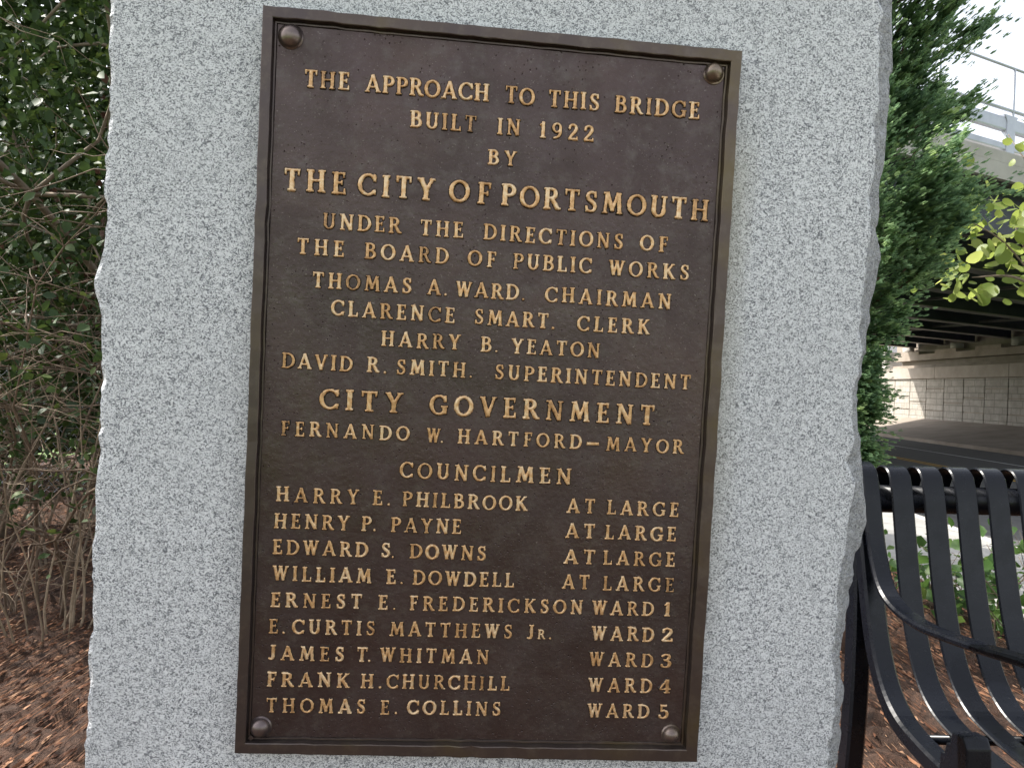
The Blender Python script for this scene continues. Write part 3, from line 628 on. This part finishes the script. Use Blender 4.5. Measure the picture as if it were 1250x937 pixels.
def leafy(name, label, cat, base, stems, stem_len, spread, leaf_n, leaf_size, lmat, seed, group=None, leaf_t=(LEAF_V, LEAF_F), zmin=.1, droop=.03,
          rad=.008, cloud=None, lean=(0, 0), wmat=None, sub=4, tint=(0, 1), part='foliage', wob=.10):
    r = np.random.default_rng(seed); rt = empty(name, base); tag(rt, label, cat, group)
    mb = MB(); anchors = []; dirs = []
    for s_ in range(stems):
        an = r.uniform(0, 6.28); sp = spread*math.sqrt(r.random())
        b = np.array([math.cos(an)*sp*.22, math.sin(an)*sp*.22, -.03])
        d = np.array([math.cos(an)*sp*.55+lean[0], math.sin(an)*sp*.55+lean[1], 1.0])
        L = stem_len*r.uniform(.65, 1.1); C = curve_stem(b, d, L, 14, wob, droop, r); q = r.uniform(.7, 1.3)
        mb.tube(C, list(np.linspace(rad*q, rad*.25*q, 15)), 6)
        for k in range(sub*3):
            i = int(r.integers(3, 14)); dd = r.standard_normal(3); dd[2] = abs(dd[2])*.5; Ls = L*r.uniform(.10, .30)
            S = curve_stem(C[i], dd, Ls, 6, .22, .05, r); mb.tube(S, list(np.linspace(rad*.42*q, rad*.13*q, 7)), 4)
            for m in range(1, 7): anchors.append(S[m]); dirs.append(S[m]-S[m-1])
        for m in range(4, 15): anchors.append(C[m]); dirs.append(C[m]-C[m-1])
    mb.build('stems', wmat or TWIG, rt, smooth=True)
    A = np.array(anchors); D = np.array(dirs); sel = r.integers(0, len(A), leaf_n)
    pos = A[sel] + r.standard_normal((leaf_n, 3))*leaf_size*.8; d = D[sel]/np.linalg.norm(D[sel], axis=1, keepdims=True)*.4 + r.standard_normal((leaf_n, 3))*.7
    if cloud is not None:          # extra leaves through the crown's volume: centre, radii, count
        c, rr, cn = cloud
        k = 40; cc = r.uniform(-1, 1, (k, 3)); cl = cc[r.integers(0, k, cn)] + r.standard_normal((cn, 3))*.24
        un = r.random(cn) < .35; cl[un] = r.uniform(-1, 1, (cn, 3))[un]
        pos = np.vstack([pos, np.array(c)+cl*np.array(rr)]); d = np.vstack([d, r.standard_normal((cn, 3))])
    ok = pos[:, 2] > zmin; pos, d = pos[ok], d[ok]; d[:, 2] -= .25; n = len(pos)
    sz = leaf_size*r.uniform(.55, 1.25, n)
    V, F = scatter(leaf_t[0], leaf_t[1], pos, frames(d, r.uniform(-1.2, 1.2, n)), np.stack([sz, sz, sz], 1))
    tv = np.repeat(np.clip(tint[0]+(tint[1]-tint[0])*r.beta(2, 2.2, n), 0, 1), len(leaf_t[0]))
    arr_mesh(part, V, F, lmat, rt, smooth=False, attrs={'tint': tv})
    return rt
def juniper(name, label, base, H, prof, nb, seed, tint=(0, 1)):
    r = np.random.default_rng(seed); rt = empty(name, base); tag(rt, label, 'tree')
    mb = MB(); C = curve_stem((0, 0, -.05), (0.0, 0, 1), H, 16, .02, 0, r); C[:, 0] += .10*np.clip((C[:, 2]-1.2)/1.3, 0, 1.5)**1.2; mb.tube(C, list(np.linspace(.055, .008, 17)), 10); mb.build('trunk', BARK, rt, smooth=True)
    pz = [p[0] for p in prof]; pr = [p[1] for p in prof]
    br = MB(); pos = []; dr = []; ln = []
    for b in range(nb):
        z = pz[0]+(pz[-1]-pz[0])*r.random()**1.05; R0 = np.interp(z, pz, pr)*r.uniform(.62, 1.16)
        if R0 < .03: continue
        an = r.uniform(0, 6.28); c = np.array([np.interp(z, C[:, 2], C[:, 0]), np.interp(z, C[:, 2], C[:, 1]), z-.30*R0])
        S = curve_stem(c, (math.cos(an), math.sin(an), .35+.3*r.random()), R0*1.05, 8, .10, -.05, r)
        br.tube(S, list(np.linspace(.0055, .0012, 9)), 4)
        for k in range(int(22+60*R0)):
            t = r.random()**.6*8; i = min(int(t), 7); p = S[i]+(S[i+1]-S[i])*(t-i); d = (S[i+1]-S[i]); d = d/np.linalg.norm(d)
            dd = d*.9+r.standard_normal(3)*.55; dd[2] += .15; dd /= np.linalg.norm(dd); L = r.uniform(.05, .13)
            tw = curve_stem(p, dd, L, 4, .16, .02, r)
            for m in range(5):
                for q in range(5):
                    e = (tw[min(m+1, 4)]-tw[max(m-1, 0)]); e = e/np.linalg.norm(e)*.9+r.standard_normal(3)*.42
                    pos.append(tw[m]+r.standard_normal(3)*.003); dr.append(e); ln.append(r.uniform(.024, .060)*(1.0-.08*m))
    br.build('branches', BARK, rt, smooth=True)
    pos = np.array(pos); dr = np.array(dr); ln = np.array(ln); n = len(pos)
    tv_ = [(-.5, 0, 0), (.5, 0, 0), (.62, .45, .3), (-.62, .45, .3), (0, 1, .2)]
    V = []; w = ln*.15
    V, F = scatter(tv_, [(0, 1, 2), (0, 2, 3), (3, 2, 4)], pos, frames(dr, r.uniform(0, 6.28, n)), np.stack([w, ln, w], 1))
    tint_ = np.clip(tint[0]+(tint[1]-tint[0])*(np.repeat(r.beta(2, 2, n//25), 25)[:n] if n % 25 == 0 else r.random(n)), 0, 1)
    arr_mesh('crown', V, F, JUNIPER, rt, attrs={'tint': np.repeat(tint_, 5)})
    return rt
juniper('juniper_tree', 'tall dark green juniper with feathery sprays rising behind the slab and bench', (1.27, 3.05, 0), 3.9,
        [(.62, .07), (.95, .09), (1.22, .11), (1.36, .22), (1.44, .44), (1.68, .50), (1.80, .52), (2.0, .36), (2.2, .36), (2.5, .48), (3.2, .36), (3.9, .04)], 300, 5)
rb = leafy('redbud_shrub', 'shrub with sunlit round lime green leaves hanging above the bench', 'shrub', (4.3, 4.1, -.4), 6, 3.3, .6, 500, .064, LIMELEAF, 31,
      leaf_t=(ROUND_V, ROUND_F), zmin=1.98, lean=(-.22, -.03), rad=.010, sub=2, droop=.01, wob=.05, cloud=((-1.80, -.05, 2.24), (.40, .40, .30), 360))
mb = MB()
for pts in ([(-.75,-.05,1.3),(-1.05,-.05,1.5),(-1.4,-.05,1.76),(-1.68,-.1,1.97),(-1.90,-.1,2.22),(-2.10,-.1,2.34)], [(-1.4,-.05,1.76),(-1.6,.1,2.1),(-1.72,.15,2.4)], [(-1.68,-.1,1.97),(-1.92,-.2,2.04),(-2.12,-.2,2.03)]):
    P = catmull(pts, 5); mb.tube(P, list(np.linspace(.0085, .003, len(P))), 6)
mb.build('branch', TWIG, rb, smooth=True)
leafy('leafy_shrub', 'low bright green leafy shrub growing in the mulch behind the bench', 'shrub', (2.12, 3.15, 0), 26, .55, .95, 520, .075, MIDLEAF, 33, zmin=.05, rad=.004, sub=2)
leafy('leafy_shrub', 'smaller green leafy shrub beside the sidewalk behind the bench', 'shrub', (2.0, 3.8, 0), 14, .42, .8, 220, .06, MIDLEAF, 34, zmin=.04, rad=.003, sub=2)

VINE = m_plain('brown_vine_bark', (.085,.055,.036), (.20,.145,.10), 26, .9, 0, .5, .003)
GT = 'shrubs and small trees of the thicket left of the slab'
TH = [((-1.90, 3.05, 0), 9, 2.5, .55, 420, .042, 41, 'shrub of many bare grey stems with dark leaves nearest the slab'),
      ((-2.45, 3.35, 0), 9, 2.9, .6, 650, .044, 42, 'bushy stemmed shrub with dark leaves at the left edge of the photo'),
      ((-2.05, 4.0, 0), 9, 3.4, .7, 1500, .048, 43, 'taller dark green shrub in the middle of the thicket')]
for b, ns, sl, sp, ln, ls, sd_, lab in TH:
    leafy('thicket_shrub', lab, 'shrub', b, ns, sl, sp, ln, ls, DARKLEAF, sd_, GT, zmin=.42, rad=.0065, sub=11, wob=.17,
          cloud=((0, 0, 1.5), (.55, .4, 1.1), 700), wmat=VINE)
def ttree(label, base, h, c, rr, n, ls, seed, zmin):
    leafy('thicket_tree', label, 'tree', base, 5, h, .8, 2600, ls, DARKLEAF, seed, GT, zmin=zmin, rad=.028, cloud=(c, rr, n), sub=5)
ttree('dense dark leafed small tree overhanging the left side of the slab', (-1.9, 4.7, 0), 4.6, (0, 0, 2.8), (1.0, .7, 2.3), 15000, .058, 51, .55)
ttree('broad dark tree behind the thicket left of the slab, farthest back', (-3.6, 6.9, 0), 5.2, (.2, 0, 2.6), (1.9, .7, 2.9), 40000, .11, 52, .30)
ttree('dark leafed tree leaning over the left edge of the photo', (-3.1, 4.3, 0), 4.6, (-.1, 0, 2.8), (1.0, .7, 2.4), 14000, .06, 53, .5)
ttree('dark tree standing behind the slab', (-.9, 6.6, 0), 5.2, (-.1, 0, 2.9), (1.3, .8, 2.6), 13000, .10, 54, .5)
leafy('dead_shrub', 'shrub with withered reddish brown leaves at the upper left corner', 'shrub', (-2.25, 3.7, 0), 7, 2.3, .45, 700, .05, DEADLEAF, 61, zmin=1.25, rad=.006, sub=5)

leafy('bare_caned_shrub', 'clump of thin bare pale canes in front of the dark thicket', 'shrub', (-1.70, 2.78, 0), 14, 1.45, .6, 120, .04, DARKLEAF, 63, zmin=.3, rad=.0040, sub=2, wob=.10, droop=.015,
      wmat=m_plain('pale_cane_bark', (.16,.115,.075), (.34,.265,.18), 26, 0.85, 0, 0.4, 0.002), tint=(.5, 1))

# chain-link fence glimpsed through the thicket
def chainlink():
    rt = empty('chain_link_fence', (-4.4, 5.9, 0)); tag(rt, 'grey chain-link fence glimpsed through the thicket left of the slab', 'fence')
    W, H, c = 3.9, 1.15, .055; mb = MB(); k = -H
    while k < W:
        for sgn in (1, -1):
            x0, z0, x1, z1 = k, 0, k+H, H
            a0 = max(0, -x0); a1 = min(H, W-x0)
            if a1 > a0:
                p = [(x0+a0, 0, z0+a0 if sgn > 0 else H-a0), (x0+a1, 0, z0+a1 if sgn > 0 else H-a1)]
                mb.tube([(q[0], .003*sgn, q[2]+.04) for q in p], .0016, 4)
        k += c*1.4142
    mb.build('wire_mesh', GALV, rt)
    for x in (0, 1.95, 3.9): MB().tube([(x, .03, -.1), (x, .03, 1.28)], .024, 10).build('post', GALV, rt, smooth=True)
    MB().tube([(0, .03, 1.21), (3.9, .03, 1.21)], .018, 10).build('top_rail', GALV, rt, smooth=True)
chainlink()

# ------------------------------------------------------------------ bridge and abutment
AX = R_(62)
BO = Vector((8.1, 14.0, 0)); BA = Vector((math.sin(AX), math.cos(AX), 0)); BW = Vector((-math.cos(AX), math.sin(AX), 0))
BRZ = math.atan2(BA.y, BA.x)
SOF = 4.07; WID = 20.6; A0, A1 = -8.6, 31.0  # deck made wider than the abutment to trim the sun patch there
DECK = m_plain('shade_darkened_deck_concrete', (.07,.065,.06), (.13,.12,.11), 1.3, 0.9, 0, 0.2)  # concrete colour darkened to stand for the shade under the bridge
def bridge():
    rt = empty('road_bridge', BO, BRZ)      # local x along the bridge, local y across it (away from the camera)
    tag(rt, 'steel girder road bridge with pale concrete parapet crossing over the street', 'bridge')
    # each end of the deck is cut along the abutment line, parallel to the street
    sk = math.tan(math.pi/2-AX)**-1
    def slab(y0, y1, z0, z1, a0=A0, a1=None):
        # end line follows u = const
        e = lambda y: (21.9-8.1+math.cos(AX)*y)/math.sin(AX)
        return MB().add([(a0, y0, z0), (e(y0), y0, z0), (e(y1), y1, z0), (a0, y1, z0), (a0, y0, z1), (e(y0), y0, z1), (e(y1), y1, z1), (a0, y1, z1)],
                        [(0,3,2,1),(4,5,6,7),(0,1,5,4),(1,2,6,5),(2,3,7,6),(3,0,4,7)])
    slab(-.28, WID+.28, SOF+.86, SOF+1.10).build('deck', DECK, rt)
    slab(-.36, .10, SOF+1.103, SOF+1.32).build('parapet', CONCRETE, rt, bevel=.02); slab(WID-.10, WID+.36, SOF+1.103, SOF+1.32).build('parapet', CONCRETE, rt, bevel=.02)
    slab(-.38, -.283, SOF+.82, SOF+1.10).build('fascia', CONCRETE, rt)
    ng = 9
    for k in range(ng):
        y = .15+(WID-.3)*k/(ng-1)
        slab(y-.012, y+.012, SOF+.031, SOF+.83).build('girder', STEEL, rt)
        slab(y-.2, y+.2, SOF, SOF+.03).build('girder_flange', FLANGE if k else STEEL, rt); slab(y-.16, y+.16, SOF+.831, SOF+.857).build('girder_flange', STEEL, rt)
    st_ = (WID-.3)/(ng-1)
    for k in range(ng-1):
        y = .15+st_*k
        for a in (0.5, 7.0, 13.5, 20.0, 26.0):
            aa = a + .55*y*0.6
            if aa > (21.5-8.1+math.cos(AX)*y)/math.sin(AX)-1.0: continue
            mb = MB(); mb.box(aa-.05, y+.02, SOF+.12, aa+.05, y+st_-.02, SOF+.20); mb.build('cross_brace', FLANGE, rt)
    # railing on the near parapet: posts with rounded gussets, two broad rails, thin top rail and mesh
    yr = -.13; zb = SOF+1.32
    e = (21.9-8.1+math.cos(AX)*yr)/math.sin(AX)
    MB().box(A0, yr-.05, zb+.12, e, yr+.05, zb+.24).build('rail', GALV, rt, bevel=.02)
    MB().box(A0, yr-.05, zb+.46, e, yr+.05, zb+.70).build('rail', GALV, rt, bevel=.03)
    MB().tube([(A0, yr, zb+.86), (e, yr, zb+.86)], .03, 8).build('rail', GALV, rt, smooth=True)
    MB().tube([(A0, yr, zb+1.62), (e, yr, zb+1.62)], .022, 8).build('top_rail', GALV, rt, smooth=True)
    a = A0+.6
    while a < e:
        MB().prism([(a-.12, yr-.065, zb), (a+.12, yr-.065, zb), (a+.12, yr-.065, zb+.62), (a+.20, yr-.065, zb+.74), (a-.20, yr-.065, zb+.74), (a-.12, yr-.065, zb+.62)], (0, .13, 0)).build('railing_post', GALV, rt, bevel=.012)
        MB().tube([(a+.13, yr, zb), (a+.13, yr, zb+1.62)], .028, 8).build('fence_post', GALV, rt, smooth=True)
        a += 2.05
bridge()
COPING = m_plain('beige_coping_concrete', (.27,.235,.20), (.38,.335,.29), 1.1, 0.9, 0, 0.2)  # duller and warmer than the pale concrete
def panel_mat():
    t = NT('ashlar_formliner_concrete').set(0.9); v = t.coord('Object')
    vo = t.n('ShaderNodeTexVoronoi', feature='DISTANCE_TO_EDGE', distance='CHEBYCHEV') if False else t.n('ShaderNodeTexBrick')
    vo.inputs['Scale'].default_value = 1.0; vo.inputs['Brick Width'].default_value = .62; vo.inputs['Row Height'].default_value = .31; vo.inputs['Mortar Size'].default_value = .016
    vo.offset = .37; vo.squash = 1.6; vo.squash_frequency = 3
    sw = t.n('ShaderNodeSeparateXYZ'); cb = t.n('ShaderNodeCombineXYZ'); t.l(v, sw.inputs[0]); t.l(sw.outputs[1], cb.inputs[0]); t.l(sw.outputs[2], cb.inputs[1]); t.l(cb.outputs[0], vo.inputs['Vector'])
    n = t.noise(v, 2.2, 5); c = t.ramp(n, [(.3, (.25,.232,.20)), (.7, (.37,.345,.305))]); t.color(t.mix(vo.outputs['Fac'], c, (.19,.175,.15)))
    b = t.bump(t.math('SUBTRACT', 1.0, vo.outputs['Fac']), .8, .03); t.normal(t.bump(t.noise(v, 9, 4), .7, .03, b))
    return t.m
def abutment(u, face, v0, v1, label):
    rt = empty('bridge_abutment', (u, v0, 0)); tag(rt, label, 'abutment'); L = v1-v0; s = face
    # everything is built with the wall face at local x = 0, stepping back with +s
    def bx(mb, x0, y0, z0, x1, y1, z1):
        return mb.box(min(s*x0, s*x1), y0, z0, max(s*x0, s*x1), y1, z1)
    bx(MB(), .06, 0, -.9, 1.0, L, 2.30).build('backing_wall', OLDCONC, rt)
    mb = MB(); w = 1.75; y = L; rr = random.Random(3); k = 0
    zt, zb_ = 2.27, -.2
    while y > .05:
        y0 = max(0, y-w); cut = [zb_] + ([1.05+.28*(k % 2), ] if k % 3 else [1.75]) + [zt]
        if k % 2: cut.insert(1, .62)
        for a, b in zip(cut[:-1], cut[1:]):
            bx(mb, 0, y0+.03, a+.028, .075, y-.03, b-.028)
        y = y0; k += 1
    mb.build('facing_panels', panel_mat(), rt)
    mb = MB(); y = L
    while y > .05:
        y0 = max(0, y-6.2); bx(mb, -.10, y0+.012, 2.275, 1.0, y-.012 if y < L else y+.12, 2.86); y = y0
    mb.build('coping', COPING, rt, bevel=.015)
    bx(MB(), .42, 0, 2.863, 1.3, L-.5, 3.05).build('bearing_seat', OLDCONC, rt)
    mb = MB(); bx(mb, .30, 0, 3.30, 1.4, L-.9, 3.62); n = 6
    for q in range(n):
        a = L*q/n; bx(mb, .303, a, 3.623, 1.397, a+L/n*.55, 3.80)
    bx(mb, .75, 0, 3.053, 1.397, L-.9, 3.297)
    mb.build('pile_cap', OLDCONC, rt)
    bx(MB(), 1.0, 0, 3.805, 1.39, L+.3, 4.925).build('back_wall', OLDCONC, rt)
    for q in range(5):
        a = L-1.9-q*5.0
        if a > .3: MB().tube([(s*.62, a, 3.70), (s*.62, a, 4.066)], .30, 16).build('bearing', CONCRETE, rt, smooth=True)
    mb = MB(); mb.prism([(s*.05, L-.5, 2.863), (s*.05, L+.1, 2.863), (s*.05, L+.1, 3.9), (s*.05, L-.2, 3.9), (s*.05, L-.32, 3.3)], (s*1.25, 0, 0)); mb.build('wing_pedestal', CONCRETE, rt)
abutment(21.0, 1, 24.5, 46.7, 'long concrete abutment with stone patterned panels under the bridge across the street')
abutment(.55, -1, 9.6, 29.0, 'near concrete abutment holding up the left end of the bridge')

# ------------------------------------------------------------------ far side of the street
def house():
    rt = empty('brick_house', (38.5, 84, 1.9), R_(-14)); tag(rt, 'red brick house with white trim far beyond the bridge', 'house')
    BR = m_plain('red_brick', (.20,.075,.05), (.31,.13,.09), 3, .9, 0, .3, .01); WH = m_plain('white_trim', (.68,.68,.66), (.80,.80,.78), 3, .6, 0, 0); RFM = m_plain('grey_shingle', (.10,.10,.11), (.19,.19,.20), 5, .9)
    GL = NT('window_glass').set(.08, 0, (.03,.04,.05)).m
    MB().box(-5, 0, -1, 5, 8, 3.1).build('wall', BR, rt)
    MB().prism([(-5.5, -.5, 3.1), (5.5, -.5, 3.1), (5.5, 4, 5.9), (-5.5, 4, 5.9)], (0, 0, .2)).build('roof', RFM, rt); MB().prism([(-5.5, 8.5, 3.1), (5.5, 8.5, 3.1), (5.5, 4.003, 5.9), (-5.5, 4.003, 5.9)], (0, 0, .2)).build('roof', RFM, rt)
    MB().box(-5.52, -.56, 2.75, 5.52, -.42, 3.08).build('eave_trim', WH, rt)
    for x in (-3.6, -1.6, 2.6):
        f = MB().box(x-.65, -.05, .7, x+.65, .02, 2.2).build('window', WH, rt); MB().box(x-.52, -.065, .82, x+.52, -.052, 2.08).build('pane', GL, f)
    MB().box(.1, -.06, -.4, 1.2, .02, 2.1).build('door', WH, rt)
house()
def far_tree(base, h, seed, label, lm=MIDLEAF):
    leafy('leafy_tree', label, 'tree', base, 4, h, .8, 1200, .32, lm, seed, 'trees far beyond the bridge', zmin=1.2, rad=.12, cloud=((0, 0, h*.68), (h*.30, h*.30, h*.30), 5200), sub=4)
far_tree((33, 78, 1.6), 6.5, 71, 'pale green tree far beyond the bridge, in front of the brick house')
far_tree((25.5, 62, .9), 4.2, 72, 'small green tree just past the far end of the bridge wall')
far_tree((46, 96, 2.2), 11, 73, 'large green tree behind the brick house')
far_tree((58, 70, 3.0), 10, 74, 'large green tree up the grass bank right of the brick house')
